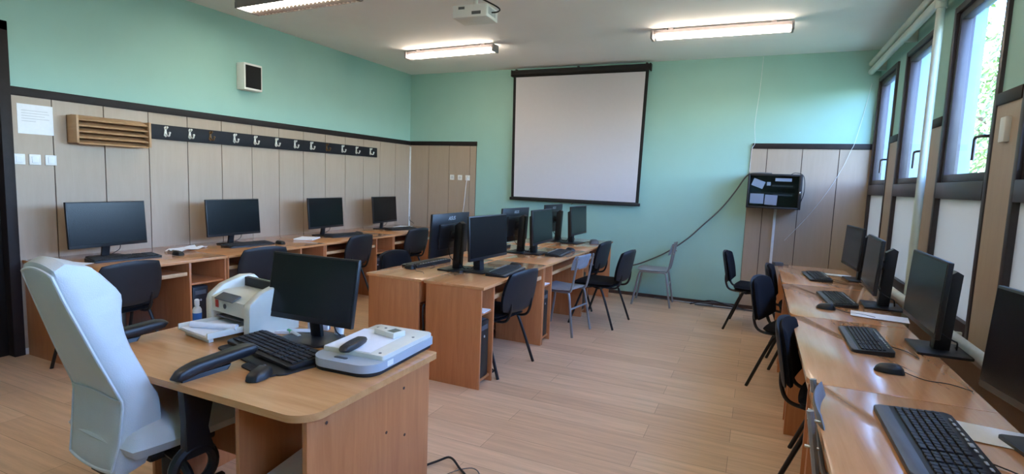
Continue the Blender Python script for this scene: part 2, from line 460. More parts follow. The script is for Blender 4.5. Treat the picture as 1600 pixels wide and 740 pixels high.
GL = 'computer desks along the left wall'; GC = 'back to back computer desks in the middle'; GR = 'computer desks under the windows'
LB = [-5.14, -4.07, -2.87, -1.65, -.42]
lab = ['beech computer desk by the dark door, first of the row under the coat hooks',
       'beech computer desk under the coat hooks, second from the dark door',
       'beech computer desk under the coat hooks, third from the dark door',
       'beech computer desk in the far left corner of the room']
for k in range(4):
    desk('computer_desk', lab[k], LB[k+1]-LB[k], .93, (.485, (LB[k]+LB[k+1])/2, 0), 0, 1, GL, back=False, bay=.335)
CB = [-4.03, -2.785, -1.545, -.305]
lab = ['beech desk at the near end of the central block, window side',
       'beech desk in the middle of the central block, grey chair at it',
       'beech desk at the far end of the central block, window side']
lab2 = ['beech desk at the near end of the central block, coat hook side',
        'beech desk in the middle of the central block, coat hook side',
        'beech desk at the far end of the central block, coat hook side']
for k in range(3):
    desk('computer_desk', lab[k], CB[k+1]-CB[k], .50, (3.215, (CB[k]+CB[k+1])/2, 0), 0, -1, GC)
    desk('computer_desk', lab2[k], CB[k+1]-CB[k], .505, (2.69, (CB[k]+CB[k+1])/2, 0), 180, 1, GC)
RB = [-1.22, -2.43, -3.685, -4.96, -6.2]
lab = ['window-side desk with rounded corners, the farthest, under the wall cabinet end',
       'window-side desk with rounded corners, second from the far wall',
       'window-side desk with rounded corners, third from the far wall, big keyboard and mouse on it',
       'window-side desk with rounded corners, the nearest, at the lower right of the photo']
for k in range(4):
    desk('computer_desk', lab[k], RB[k]-RB[k+1], .60, (5.70, (RB[k]+RB[k+1])/2, 0), 180, 1, GR, corner=.075)

# teacher's desk
TD = (3.32, -5.775)
td = thing('teacher_desk', 'oak-coloured teacher desk with rounded corners in front of the white armchair', 'desk', (TD[0], TD[1], 0), 0)
X0, X1, Y0, Y1 = 2.69-TD[0], 3.95-TD[0], -6.165-TD[1], -5.40-TD[1]
MB().prism(rrect(X1-X0, Y1-Y0, [.02, .05, .24, .09], 10, (X0+X1)/2, (Y0+Y1)/2), .727, .752, .003).build('tabletop', M['tdtop'], td)
m = MB(); m.b2(X1-.045, X1-.025, Y0+.035, Y1-.03, 0, .727, .001); sp = m.build('side_panel', M['panel'], td)
m = MB()
for y, z in ((.16, .66), (.05, .52), (.17, .46), (-.27, .69), (-.1, .2), (.2, .2)): m.cyl((X1-.026, y, z), (X1-.0235, y, z), .006)
m.build('screw_head', M['seam'], sp)
m = MB(); m.b2(X1-.36, X1-.342, Y0+.045, Y1-.03, 0, .727, .001); m.build('divider_panel', M['panel'], td)
m = MB(); m.b2(X0+.06, X0+.08, Y0+.28, Y1-.03, 0, .727, .001); m.build('side_panel', M['panel'], td)
m = MB(); m.b2(X0+.08, X1-.36, Y1-.20, Y1-.182, .12, .727, .001); m.build('modesty_panel', M['panel'], td)
m = MB(); m.b2(X1-.342, X1-.045, Y0+.06, Y1-.04, .38, .397, .001); m.build('shelf', M['panel'], td)

# ------------------------------------------------------------------ monitors
def monitor_parts(t, Wd, Hd, zb, tilt, off, tall, logo):
    """screen faces +x; origin on the desk under the stand"""
    tl = Matrix.Rotation(math.radians(-tilt), 4, 'Y'); b = Matrix.Translation((off, 0, zb)) @ tl
    hz = bpy.data.objects
    m = MB()
    m.box((-.012, 0, Hd/2), (.022, Wd, Hd), .004)
    m.box((-.03, 0, Hd*.47), (.022, Wd*.66, Hd*.6), .012)
    bmesh.ops.transform(m.bm, matrix=b, verts=m.bm.verts)
    hs = m.build('housing', M['black'], t)
    m = MB(); m.box((-.0002, 0, Hd/2+.008), (.0016, Wd-.016, Hd-.034), 0)
    bmesh.ops.transform(m.bm, matrix=b, verts=m.bm.verts); m.build('display', M['screen'], hs)
    if logo:
        cu = bpy.data.curves.new('maker_logo', 'FONT'); cu.body = 'ASUS'; cu.size = .045; cu.extrude = .0006; cu.align_x = 'CENTER'; cu.space_character = 1.05; cu.shear = .2
        tmp = bpy.data.objects.new('tmp', cu); COL.objects.link(tmp); bpy.context.view_layer.update()
        me = bpy.data.meshes.new_from_object(tmp.evaluated_get(bpy.context.evaluated_depsgraph_get())); bpy.data.objects.remove(tmp)
        me.name = 'maker_logo'; me.materials.clear(); me.materials.append(M['silver'])
        R3 = Matrix(((0, 0, -1, -.0238), (-1, 0, 0, 0), (0, 1, 0, Hd*.84), (0, 0, 0, 1)))
        me.transform(b @ R3)
        o = bpy.data.objects.new('maker_logo', me); COL.objects.link(o); o.parent = hs
    if tall:
        m = MB(); a = [(-.035, .012), (.03, .012), (.012, .37), (-.03, .40), (-.055, .385)]
        m.prism([(x, z) for x, z in a], -.032, .032, .003, Matrix.Rotation(PI/2, 4, 'X'))
        m.build('stand_column', M['black'], t)
        m = MB(); m.prism(rrect(.22, .27, .012), 0, .012, .002, Matrix.Translation((.005, 0, 0))); m.build('stand_base', M['black'], t)
        zc = zb+Hd*.47
        m = MB(); m.cyl((-.01, 0, zc), (off-.035, 0, zc), .032).box((off-.045, 0, zc), (.014, .1, .1), .004); m.build('pivot_mount', M['blackm'], t)
        m = MB(); m.tube([(off-.05, .06, zb+.08), (off-.07, .07, zb+.0), (-.03, .08, zb-.04), (-.055, .05, .06), (-.07, .0, .014), (-.08, -.05, .014)], .0035, 6); m.build('power_cable', M['blackm'], t)
    else:
        m = MB(); m.prism([(-.02, .01), (.0, .01), (off-.03, zb+.12), (off-.055, zb+.12)], -.03, .03, .002, Matrix.Rotation(PI/2, 4, 'X')); m.build('stand_neck', M['black'], t)
        m = MB(); m.prism(rrect(.2, .25, .04), 0, .01, .002, Matrix.Translation((.02, 0, 0))); m.build('stand_base', M['black'], t)
        m = MB(); m.tube([(off-.04, .1, zb+.05), (off-.06, .11, zb-.03), (-.03, .10, .03), (-.06, .09, .012)], .003, 6); m.build('power_cable', M['blackm'], t)
    return t
def monitor_kind(Wd, Hd, zb, tilt, off, tall, logo=False):
    return Kind(monitor_parts(thing('monitor', '', 'monitor'), Wd, Hd, zb, tilt, off, tall, logo))
KL = monitor_kind(.61, .365, .095, 4, .07, False)
KT = monitor_kind(.59, .352, .115, 3, .10, True, True)
KS = monitor_kind(.488, .30, .088, 10, .06, False)
Z = .7505
def face(px_, py_, th, off): return (px_-off*math.cos(math.radians(th)), py_-off*math.sin(math.radians(th)), Z)
for x, y, th, l in ((.36, -4.69, 3, 'dark monitor on the desk nearest the door, below the wooden slatted box'),
                    (.36, -3.52, 0, 'dark monitor on the left wall row, second from the door, behind the printer'),
                    (.42, -2.29, 3, 'dark monitor on the left wall row, third from the door'),
                    (.40, -1.12, 6, 'dark monitor in the far left corner, last of the left wall row')):
    KL.put(face(x, y, th, .07), th, l, 'monitors along the left wall')
for x, y, th, l in ((3.21, -3.44, -4, 'monitor on the near end of the central desks, screen towards the windows'),
                    (3.17, -2.12, 1, 'monitor in the middle of the central desks, screen towards the windows'),
                    (3.18, -.90, -1, 'monitor at the far end of the central desks, screen towards the windows')):
    KT.put(face(x, y, th, .10), th, l, 'monitors on the central desks')
for x, y, th, l in ((2.83, -3.48, 180, 'monitor on the near end of the central desks, seen from behind with its logo'),
                    (2.82, -2.13, 176, 'monitor in the middle of the central desks, seen from behind'),
                    (2.76, -.80, 178, 'monitor at the far end of the central desks, seen from behind')):
    KT.put(face(x, y, th, .10), th, l, 'monitors on the central desks')
for x, y, th, l in ((5.93, -1.88, 184, 'farthest of the four monitors on the desks under the windows'),
                    (5.88, -3.06, 178, 'second monitor from the far wall on the desks under the windows'),
                    (5.93, -4.12, 180, 'third monitor from the far wall on the desks under the windows, wide base plate'),
                    (5.95, -5.34, 190, 'nearest monitor under the windows, cut by the right edge of the photo')):
    KT.put(face(x, y, th, .10), th, l, 'monitors under the windows')
KS.put((3.365, -5.515, .7525), -88, 'black monitor on the teacher desk between printer and scanner')

# ------------------------------------------------------------------ keyboards and mice
def keyboard(wl, wd, rest, media):
    """long side along y, user on +x"""
    t = thing('keyboard', '', 'keyboard')
    m = MB(); m.prism(rrect(wd, wl, .018), 0, .014, .004)
    for v in m.bm.verts:
        if v.co.z > .006: v.co.z += .012*(wd/2-v.co.x)/wd
    m.build('body', M['black'], t)
    m = MB(); rows = 6; x0 = -wd/2+(.035 if media else .012); x1 = wd/2-rest-.008
    p = (x1-x0)/rows
    for r in range(rows):
        x = x0+p*(r+.5); zz = .014+.012*(wd/2-x)/wd
        y = -wl/2+.014
        cols = [(1, 15), (.4, 0), (1, 3), (.4, 0), (1, 4)]
        un = (wl-.028)/22.8
        for wgt, n in cols:
            if n == 0: y += un*wgt; continue
            if r == rows-1 and n == 15:
                for k, q in enumerate((1.3, 1.2, 1.2, 6.2, 1.2, 1.2, 1.2, 1.5)):
                    m.box((x, y+un*q/2, zz+.003), (p*.8, un*q-.003, .007), .0015, seg=1); y += un*q
                continue
            for k in range(n):
                m.box((x, y+un*.5, zz+.003), (p*.8, un*.82, .007), .0015, seg=1); y += un
    m.build('keycaps', M['key'], t)
    if rest > .02:
        m = MB(); m.prism(rrect(rest*.9, wl*.985, [.03, .008, .008, .03], 5, wd/2-rest*.46, 0), .008, .0165, .003); m.build('wrist_rest', M['dgrey'], t)
    if media:
        m = MB()
        for k in range(11):
            y = -wl*.36+wl*.72*k/10
            m.box((-wd/2+.018, y, .0285), (.008 if k != 5 else .014, .02 if k != 5 else .028, .004), .0018)
        m.build('media_buttons', M['silver'], t)
    m = MB(); m.tube([(-wd/2+.01, .05, .008), (-wd/2-.03, .06, .004), (-wd/2-.07, .1, .003), (-wd/2-.1, .2, .003)], .002, 6); m.build('cord', M['blackm'], t)
    return t
def mouse():
    t = thing('computer_mouse', '', 'mouse')
    m = MB(); N = 14
    def fn(u, v, d):
        x = v*.056; y = u*.031*(1-.12*v)
        top = .036*(1-.35*(v-.25)**2*1.6)
        return Vector((x, y, .004+(d+.5)*top if d > 0 else .002))
    m.cushion(lambda u, v, d: Vector((v*.056, u*.032*(1+.1*math.cos(v*3)), .002+(d*2*.036 if d > 0 else 0.)*(1-.18*v))), 1., .55, N, 2.5)
    b = m.build('body', M['black'], t)
    m = MB(); m.cyl((-.03, -.0035, .031), (-.03, .0035, .031), .009); m.build('scroll_wheel', M['dgrey'], b)
    m = MB(); m.tube([(-.054, 0, .012), (-.08, .0, .004), (-.13, .03, .0025), (-.2, .02, .0025), (-.27, .06, .0025)], .0017, 6); m.build('cord', M['blackm'], t)
    return t
KB1 = Kind(keyboard(.50, .17, .012, False)); KB2 = Kind(keyboard(.50, .175, .03, True)); KB3 = Kind(keyboard(.54, .22, .05, True))
MS = Kind(mouse())
ks = 'keyboards on the left wall desks'
for x, y, r, l in ((.52, -4.68, -6, 'black keyboard under the monitor nearest the door'), (.52, -3.50, -5, 'black keyboard on the left wall row, behind the printer'),
                   (.61, -2.20, -8, 'black keyboard on the left wall row, third from the door'), (.59, -1.02, -10, 'black keyboard in the far left corner')):
    KB1.put((x, y, Z), r, l, ks)
kc = 'keyboards on the central desks'
for x, y, r, l in ((3.325, -3.36, 4, 'black keyboard with silver buttons in front of the nearest central monitor'),
                   (3.30, -1.98, 4, 'black keyboard on the middle central desk, window side'),
                   (2.57, -3.38, 176, 'black keyboard at the near left of the central desks, beside a mouse'),
                   (2.56, -2.02, 180, 'black keyboard on the middle central desk, behind the monitors')):
    KB2.put((x, y, Z), r, l, kc)
kr = 'keyboards on the window desks'
for x, y, r, l in ((5.69, -1.93, 184, 'farthest black keyboard on the window desks, by a white sheet'),
                   (5.72, -3.0, 184, 'black keyboard on the window desks, second from the far wall'),
                   (5.715, -4.14, 180, 'wide black keyboard on the third window desk'),):
    KB2.put((x, y, Z), r, l, kr)
KB3.put((5.70, -5.40, Z), 180, 'large black keyboard with grey wrist rest and silver buttons, lower right', kr)
for x, y, z, r, l in ((.62, -4.30, Z, 0, 'small black mouse beside crumpled paper on the desk nearest the door'),
                      (.65, -3.22, Z, 0, 'small black mouse on the second desk of the left wall row'),
                      (.60, -1.93, Z, 10, 'black mouse beside the keyboard of the third left wall desk'),
                      (3.27, -3.05, Z, 10, 'black mouse behind the nearest keyboard on the central desks, window side'),
                      (3.32, -1.66, Z, 15, 'black mouse beyond the keyboard of the middle central desk'),
                      (2.60, -3.68, Z, 160, 'black mouse at the near left of the central desks'),
                      (5.74, -2.13, Z, 175, 'black mouse leaning on the farthest window desk keyboard'),
                      (5.62, -3.36, Z, 170, 'black mouse on the second window desk'),
                      (5.73, -4.64, Z, 170, 'black mouse with trailing cord on the third window desk'),
                      (5.605, -5.72, Z, 180, 'black mouse at the bottom edge of the photo on the nearest window desk'),
                      (3.55, -5.985, .7525, -75, 'glossy black mouse on the teacher desk before the keyboard')):
    MS.put((x, y, z), r, l, 'computer mice')

# ------------------------------------------------------------------ black office chairs
def office_chair():
    """faces +x"""
    t = thing('visitor_chair', '', 'chair')
    m = MB(); m.cushion(lambda u, v, d: Vector((u*.225+.02, v*.245, .452+d-.012*u*u*(1 if u > 0 else -.6))), .055, .3, 14, 5); m.build('seat', M['fabric'], t)
    m = MB(); m.cushion(lambda u, v, d: Vector((u*.215+.02, v*.235, .424+d)), .03, .3, 12, 6); m.build('seat_shell', M['shell'], t)
    def bk(off, sw, sh):
        def fn(u, v, d):
            z = .655+v*.17*sh; x = -.262-(v+1)*.034+.035*(u*u)-.0*v+d+off
            return Vector((x, u*.235*sw*(1-.05*v), z))
        return fn
    m = MB(); m.cushion(bk(.012, .97, .97), .05, .46, 16, 4); m.build('backrest', M['fabric'], t)
    m = MB(); m.cushion(bk(-.012, 1, 1), .026, .46, 16, 6); bs = m.build('back_shell', M['shell'], t)
    m = MB()
    for s in (-1, 1): m.cyl((-.285, s*.15, .535), (-.266, s*.15, .535), .010)
    m.build('bolt_cap', M['chrome'], bs)
    for s in (-1, 1):
        m = MB(); m.tube([(.02, s*.19, .415), (.06, s*.225, .41), (.10, s*.235, .385), (.24, s*.265, .0)], .012, 8); m.build('leg', M['metalblk'], t)
        m = MB(); m.tube([(.0, s*.19, .415), (-.06, s*.225, .41), (-.11, s*.235, .385), (-.26, s*.265, .0)], .012, 8); m.build('leg', M['metalblk'], t)
        m = MB(); m.tube([(-.08, s*.15, .415), (-.19, s*.15, .412), (-.25, s*.15, .435), (-.278, s*.15, .50), (-.283, s*.15, .57)], .011, 8); m.build('back_bracket', M['metalblk'], t)
    m = MB(); m.box((-.09, 0, .412), (.03, .42, .016), .004).box((.10, 0, .412), (.03, .42, .016), .004); m.build('under_frame', M['metalblk'], t)
    return t
OC = Kind(office_chair()); gch = 'black office chairs'
for x, y, r, l in ((.76, -4.95, 180, 'black chair at the desk nearest the door, left of the white armchair'),
                   (.81, -3.74, 167, 'black chair at the left wall row, hidden behind the printer and black monitor'),
                   (.74, -2.42, 182, 'black chair at the third desk of the left wall row'),
                   (.74, -1.22, 175, 'black chair at the desk in the far left corner'),
                   (2.46, -3.30, 0, 'black chair whose top just shows over the left side of the central desks'),
                   (3.255, -3.47, 172, 'black chair tucked under the near end of the central desks, window side'),
                   (3.67, -1.63, 174, 'black chair standing free beside the grey chair, its side to the camera'),
                   (3.24, -.97, 177, 'black chair at the far end of the central desks, below the projection screen'),
                   (5.21, -.98, -5, 'black chair standing alone by the back wall below the wall cabinet'),
                   (5.52, -2.75, -18, 'black chair at the second window desk, turned a little towards the camera'),
                   (5.62, -1.83, -4, 'black chair tucked in at the farthest window desk'),
                   (5.65, -4.20, -11, 'black chair at the third window desk, nearest of the black ones at the right')):
    OC.put((x, y, 0), r, l, gch)

# ------------------------------------------------------------------ grey school chairs
def school_chair():
    t = thing('school_chair', '', 'chair')
    m = MB(); m.cushion(lambda u, v, d: Vector((u*.19+.01, v*.20, .448+d+.008*u*u)), .022, .28, 12, 8); m.build('seat', M['greyply'], t)
    m = MB(); m.cushion(lambda u, v, d: Vector((-.215-v*.022+d+.022*u*u, u*.19, .725+v*.075)), .016, .18, 12, 10); m.build('backrest', M['greyply'], t)
    for s in (-1, 1):
        m = MB(); m.tube([(.05, s*.165, .428), (.13, s*.168, .425), (.165, s*.17, .40), (.20, s*.19, .2), (.235, s*.205, 0)], .0125, 8); m.build('leg', M['metalgry'], t)
        m = MB(); m.tube([(-.14, s*.168, .428), (-.165, s*.172, .40), (-.20, s*.19, .2), (-.235, s*.205, 0)], .0125, 8); m.build('leg', M['metalgry'], t)
        m = MB(); m.tube([(.06, s*.165, .428), (-.1, s*.166, .428), (-.17, s*.168, .44), (-.195, s*.17, .50), (-.222, s*.172, .66), (-.245, s*.172, .80)], .0115, 8); m.build('back_post', M['metalgry'], t)
    m = MB(); m.tube([(-.19, -.185, .27), (-.19, .185, .27)], .010, 8, False); m.build('stretcher', M['metalgry'], t)
    m = MB()
    for s in (-1, 1):
        for z in (.68, .77): m.cyl((-.252, s*.172, z), (-.21, s*.172, z), .006)
    m.build('bolt', M['chrome'], t)
    return t
SCH = Kind(school_chair()); gs = 'grey school chairs'
SCH.put((3.42, -2.17, 0), 171, 'grey school chair at the middle of the central desks', gs)
SCH.put((4.03, -.35, 0), 183, 'grey school chair standing against the back wall by the black cable', gs)
SCH.put((5.63, -5.27, 0), -6, 'grey school chair at the nearest window desk, cut by the bottom edge', gs)

# ------------------------------------------------------------------ white armchair
ac = thing('executive_chair', 'tall white leatherette armchair with black arms at the teacher desk', 'chair', (3.05, -6.0, 0), 86)
m = MB(); m.cushion(lambda u, v, d: Vector((u*.27+.0, v*.25, .515+d+.015*(1-v*v)-.03*max(0, u)**3)), .13, .3, 18, 5); m.build('seat', M['leather'], ac)
def spine(v):
    """side profile of the back: v -1 bottom .. 1 top -> (x, z, half width)"""
    t = (v+1)/2
    K = [(0, -.235, .395, .16), (.2, -.21, .53, .185), (.4, -.195, .68, .19), (.6, -.26, .86, .16), (.82, -.325, 1.05, .13), (1., -.37, 1.195, .115)]
    for a, b in zip(K[:-1], K[1:]):
        if t <= b[0]+1e-9:
            q = (t-a[0])/(b[0]-a[0]); q = q*q*(3-2*q)*.4+q*.6
            return [a[i]+(b[i]-a[i])*q for i in (1, 2, 3)]
    return K[-1][1:]
def backfn(o, k):
    def fn(u, v, d):
        x, z, h = spine(v)
        bulge = .055*math.exp(-((v-.66)/.2)**2) + .03*math.exp(-((v+.55)/.3)**2)
        return Vector((x+o+d*(1.0)+(bulge if d > 0 else 0)+.02*u*u*(1 if d > 0 else 0), u*h*k, z))
    return fn
m = MB(); m.cushion(backfn(0, 1), .11, .2, 26, 12); bk_ = m.build('backrest', M['leather'], ac)
def rear(U, V, q=.002):
    a = .2; e = max(abs(U), abs(V)); t = .055*math.sqrt(max(0., 1-e**12))
    return backfn(0, 1)(U*(1-a+a*math.sqrt(1-V*V/2)), V*(1-a+a*math.sqrt(1-U*U/2)), -t-q)
pts = []; E9 = .9
for k in range(20): pts.append(rear(-E9+2*E9*k/20, -E9))
for k in range(20): pts.append(rear(E9, -E9+2*E9*k/20))
for k in range(20): pts.append(rear(E9-2*E9*k/20, E9))
for k in range(21): pts.append(rear(-E9, E9-2*E9*k/20))
MB().tube(pts, .005, 6, False).build('piping', M['piping'], bk_)
m = MB(); pts = [rear(u/10*.88, -.16+.03*math.cos(u/5), .004) for u in range(-10, 11)]; m.tube(pts, .003, 6, False); m.build('seam', M['piping'], bk_)
for s in (-1, 1):
    r = MB()
    pad = [(-.20, .775), (-.15, .793), (0, .80), (.13, .797), (.22, .80)]
    r.cushion(lambda u, v, d: Vector((.01+u*.17, s*.31+v*.032*(1+.15*u), (.795)+d+.012*u-.03*max(0, -u-.5))), .045, .35, 14, 5)
    ar = r.build('armrest', M['black'], ac)
    q = MB()
    q.prism([(-.13, .77), (.06, .77), (-.02, .68), (-.045, .56), (-.01, .46), (-.125, .46), (-.12, .6), (-.125, .69)], s*.31-.018, s*.31+.018, .006, Matrix(((1, 0, 0, 0), (0, 0, 1, 0), (0, 1, 0, 0), (0, 0, 0, 1))))
    ring = [(-.085+.075*math.cos(2*PI*k/24), s*.31, .42+.075*math.sin(2*PI*k/24)) for k in range(25)]
    q.tube(ring, .02, 8, False)
    q.tube([(-.085, s*.31, .352), (-.085, s*.30, .345), (-.08, s*.24, .40), (-.06, s*.08, .41)], .016, 8)
    q.build('arm_support', M['black'], ac)
m = MB(); m.cyl((0, 0, .09), (0, 0, .40), .028).cyl((0, 0, .09), (0, 0, .24), .04).box((0, 0, .41), (.26, .22, .04), .01); m.build('gas_column', M['blackm'], ac)
m = MB(); m.cyl((-.12, .0, .41), (-.25, 0, .40), .02).box((-.24, 0, .43), (.03, .1, .10), .006); m.build('back_bracket', M['blackm'], ac)
m = MB()
for k in range(5):
    a = 2*PI*k/5+.35; d = Vector((math.cos(a), math.sin(a), 0))
    m.tube([d*.03+Vector((0, 0, .12)), d*.18+Vector((0, 0, .10)), d*.31+Vector((0, 0, .075))], .022, 8)
m.build('star_base', M['blackm'], ac)
for k in range(5):
    a = 2*PI*k/5+.35; d = Vector((math.cos(a), math.sin(a), 0)); n = Vector((-d.y, d.x, 0)); c = d*.31+Vector((0, 0, .028))
    m = MB(); m.cyl(c-n*.026, c-n*.006, .028).cyl(c+n*.006, c+n*.026, .028).cyl(c, c+Vector((0, 0, .05)), .010); m.build('caster', M['blackm'], ac)

# ------------------------------------------------------------------ things on the teacher desk
ZT = .7525
pr = thing('laser_printer', 'cream laser printer with open paper tray on the teacher desk', 'printer', (2.975, -5.53, ZT), -9)
def prbody():
    m = MB()
    prof = [(-.125, .0), (.13, .0), (.13, .20), (.10, .228), (.04, .232), (-.06, .20), (-.118, .155), (-.125, .13)]
    m.prism(prof, -.185, -.135, .008, Matrix(((0, 0, 1, 0), (1, 0, 0, 0), (0, 1, 0, 0), (0, 0, 0, 1))))
    m.prism(prof, .135, .185, .008, Matrix(((0, 0, 1, 0), (1, 0, 0, 0), (0, 1, 0, 0), (0, 0, 0, 1))))
    low = [(-.121, .085), (-.121, .15), (-.06, .175), (.06, .175), (.06, .226), (.12, .205), (.125, .004), (-.03, .004), (-.03, .075)]
    m.prism(low, -.136, .136, 0, Matrix(((0, 0, 1, 0), (1, 0, 0, 0), (0, 1, 0, 0), (0, 0, 0, 1))))
    return m
prbody().build('body', M['cream'], pr)
m = MB(); m.b2(-.15, .15, .045, .062, .178, .222, .003); m.build('output_slot', M['blackm'], pr)
m = MB(); m.box((0, -.118, .163), (.15, .05, .008), .003, Matrix.Rotation(.45, 4, 'X')); m.build('control_strip', M['dgrey'], pr)
m = MB(); m.b2(-.10, -.075, -.1225, -.119, .105, .14); m.build('sticker', M['red'], pr, label='small red sticker')
m = MB(); m.cyl((-.02, -.123, .118), (-.02, -.1185, .118), .012); m.build('badge', M['dgrey'], pr)
m = MB(); m.b2(-.118, .118, -.28, -.03, .022, .030, .002).b2(-.128, -.118, -.28, -.04, .022, .05, .003).b2(.118, .128, -.28, -.04, .022, .05, .003); m.b2(-.1, .1, -.26, -.24, 0, .024)
m.build('paper_tray', M['cream'], pr)
m = MB(); m.b2(-.10, .10, -.12, -.03, .062, .068, .002); m.build('inner_guide', M['dgrey'], pr)

def sheet(name, label, cat, w, h, loc, rz, thick=.0008, curl=.0, group=None, mtl=None, seed=0, crumple=0.):
    rnd = random.Random(seed); N = 8; m = MB(); bm = m.bm
    top = {}; bot = {}
    for i in range(N+1):
        for j in range(N+1):
            x = (i/N-.5)*w; y = (j/N-.5)*h
            z = curl*((2*x/w)**2*.6+max(0, 2*y/h)**2*.4)+crumple*rnd.random()
            top[i, j] = bm.verts.new((x, y, z+thick)); bot[i, j] = bm.verts.new((x, y, z if crumple == 0 else max(0, z-.001)))
    for i in range(N):
        for j in range(N):
            bm.faces.new((top[i, j], top[i+1, j], top[i+1, j+1], top[i, j+1])); bm.faces.new((bot[i, j], bot[i, j+1], bot[i+1, j+1], bot[i+1, j]))
    for i in range(N):
        for (A, B) in (((i, 0), (i+1, 0)), ((i+1, N), (i, N)), ((0, i+1), (0, i)), ((N, i), (N, i+1))):
            bm.faces.new((top[A], bot[A], bot[B], top[B]))
    o = m.build(name, mtl or M['paper']); o.location = loc; o.rotation_euler = (0, 0, math.radians(rz))
    return tag(o, label, cat, group)
tr = math.radians(-9)
def on_pr(x, y): return (2.975+x*math.cos(tr)-y*math.sin(tr), -5.53+x*math.sin(tr)+y*math.cos(tr))
a = on_pr(0, -.17); sheet('paper_stack', 'stack of white paper lying in the printer tray', 'paper', .21, .22, (a[0], a[1], ZT+.0305), -9, .006)
a = on_pr(.03, -.2)
rl = MB(); rl.cyl((-.11, 0, .014), (.11, 0, .014), .014); o = rl.build('rolled_paper', M['paper']); o.location = (a[0], a[1], ZT+.037); o.rotation_euler = (0, 0, math.radians(18)); tag(o, 'white paper roll lying across the stack in the printer tray', 'paper')

bt = thing('sanitizer_bottle', 'small white bottle with blue label beside the printer', 'bottle', (2.716, -5.628, ZT), 0)
m = MB(); m.lathe([(.018, 0), (.02, .004), (.02, .07), (.014, .082), (.009, .085), (.009, .09)]); m.build('body', M['white'], bt)
m = MB(); m.lathe([(.0205, .018), (.0205, .055)]); m.build('label_band', M['blue'], bt, label='blue label')
m = MB(); m.lathe([(.011, .09), (.011, .118), (.006, .122)]); m.build('cap', M['white'], bt)

# keyboard on a black pad
kb = thing('desk_pad', 'black moulded keyboard pad on the teacher desk', 'pad', (3.385, -5.795, ZT), -13)
m = MB(); m.prism(rrect(.50, .20, .03), 0, .006, .002); m.build('pad', M['blackm'], kb)
m = MB(); m.prism(rrect(.20, .11, .03, cx=.13, cy=-.085), 0, .0055, .002); m.build('front_tongue', M['blackm'], kb)
KB1.put((3.375, -5.755, ZT+.0065), -103, 'black keyboard on the teacher desk, lying on a black pad')

sn = thing('flatbed_scanner', 'light grey flatbed scanner with white lid on the teacher desk', 'scanner', (3.755, -5.585, ZT), 3)
m = MB(); m.prism(rrect(.285, .45, [.015, .015, .06, .06], 8), .0, .018, .003); m.build('base', M['blackm'], sn)
m = MB(); m.prism(rrect(.30, .465, [.02, .02, .08, .08], 10), .016, .048, .006); m.build('body', M['lgrey'], sn)
m = MB(); m.prism(rrect(.285, .375, [.015, .015, .008, .008], 6, 0, .04), .047, .066, .004); ld = m.build('lid', M['cream'], sn)
m = MB()
for x, y in ((.11, -.12), (.11, .12), (-.11, .18)): m.cyl((x, y, .066), (x, y, .0675), .006)
m.build('lid_screw', M['dgrey'], ld)
m = MB(); m.prism(rrect(.06, .016, .007, cx=-.02, cy=-.19), .0485, .0505, .0005); m.build('button_strip', M['dgrey'], sn)
m = MB(); m.b2(.1502, .1512, -.13, -.09, .022, .043); m.build('rating_sticker', M['white'], sn)
sheet('paper_sheet', 'white sheet of paper on the scanner lid under the remote', 'paper', .21, .28, (3.72, -5.59, ZT+.0672), 6, .0008)
rc = thing('remote_control', 'black remote control lying on the scanner', 'remote', (3.745, -5.705, ZT+.069), 12)
m = MB(); m.cushion(lambda u, v, d: Vector((u*.024*(1+.12*math.cos(3*v)), v*.09, .014+d)), .028, .4, 14, 6); m.build('body', M['black'], rc)
m = MB()
for i in range(3):
    for j in range(5): m.cyl((-.011+.011*i, -.05+.02*j, .026), (-.011+.011*i, -.05+.02*j, .0285), .0035, n=8)
m.build('buttons', M['dgrey'], rc)
cc = thing('handheld_meter', 'small cream handheld controller with grey display on the scanner lid', 'controller', (3.755, -5.485, ZT+.0685), 78)
m = MB(); m.box((0, 0, .012), (.068, .125, .024), .004); m.build('body', M['cream'], cc)
m = MB(); m.b2(-.024, .024, -.052, -.01, .0239, .0246); m.build('display', M['lcd'], cc)
m = MB(); m.cyl((0, .025, .0235), (0, .025, .026), .006); m.build('button', M['dgrey'], cc)

sheet('paper_strip', 'long white folded paper lying beside the printer', 'paper', .05, .24, (3.22, -5.50, ZT), -62, .012)
nb = thing('note_box', 'white and blue cube of note sheets behind the black monitor', 'note box', (3.275, -5.405, ZT), 20)
m = MB(); m.box((0, 0, .035), (.10, .02, .07), .002); m.build('sheets', M['paper'], nb)
m = MB(); m.b2(-.052, .052, .011, .016, .0, .06, .001); m.build('holder', M['blue'], nb)
hp = thing('highlighter_pen', 'green marker pen lying behind the teacher keyboard', 'pen', (3.255, -5.535, ZT), 70)
m = MB(); m.tube([(0, -.05, .009), (0, .03, .009)], .009, 10, False); m.build('barrel', M['white'], hp)
m = MB(); m.tube([(0, .03, .009), (0, .065, .009)], .0095, 10, False); m.build('cap', M['green'], hp)
cup = MB(); cup.lathe([(.02, 0), (.024, .055), (.021, .055), (.018, .004)]); o = cup.build('plastic_cup', M['white']); o.location = (3.425, -5.43, ZT); tag(o, 'small white cup behind the stand of the black monitor', 'cup')

for k, (z, r, dx) in enumerate(((.3975, 4, .0), (.416, -7, .01), (.434, 9, -.01))):
    sheet('paper_pile', ['lowest pile of papers in the open bay of the teacher desk', 'middle pile of papers in the open bay of the teacher desk', 'topmost pile of papers in the open bay of the teacher desk'][k], 'paper', .21, .29, (3.76+dx, -5.92, z), r, .013, .004, 'papers in the teacher desk bay', seed=k)

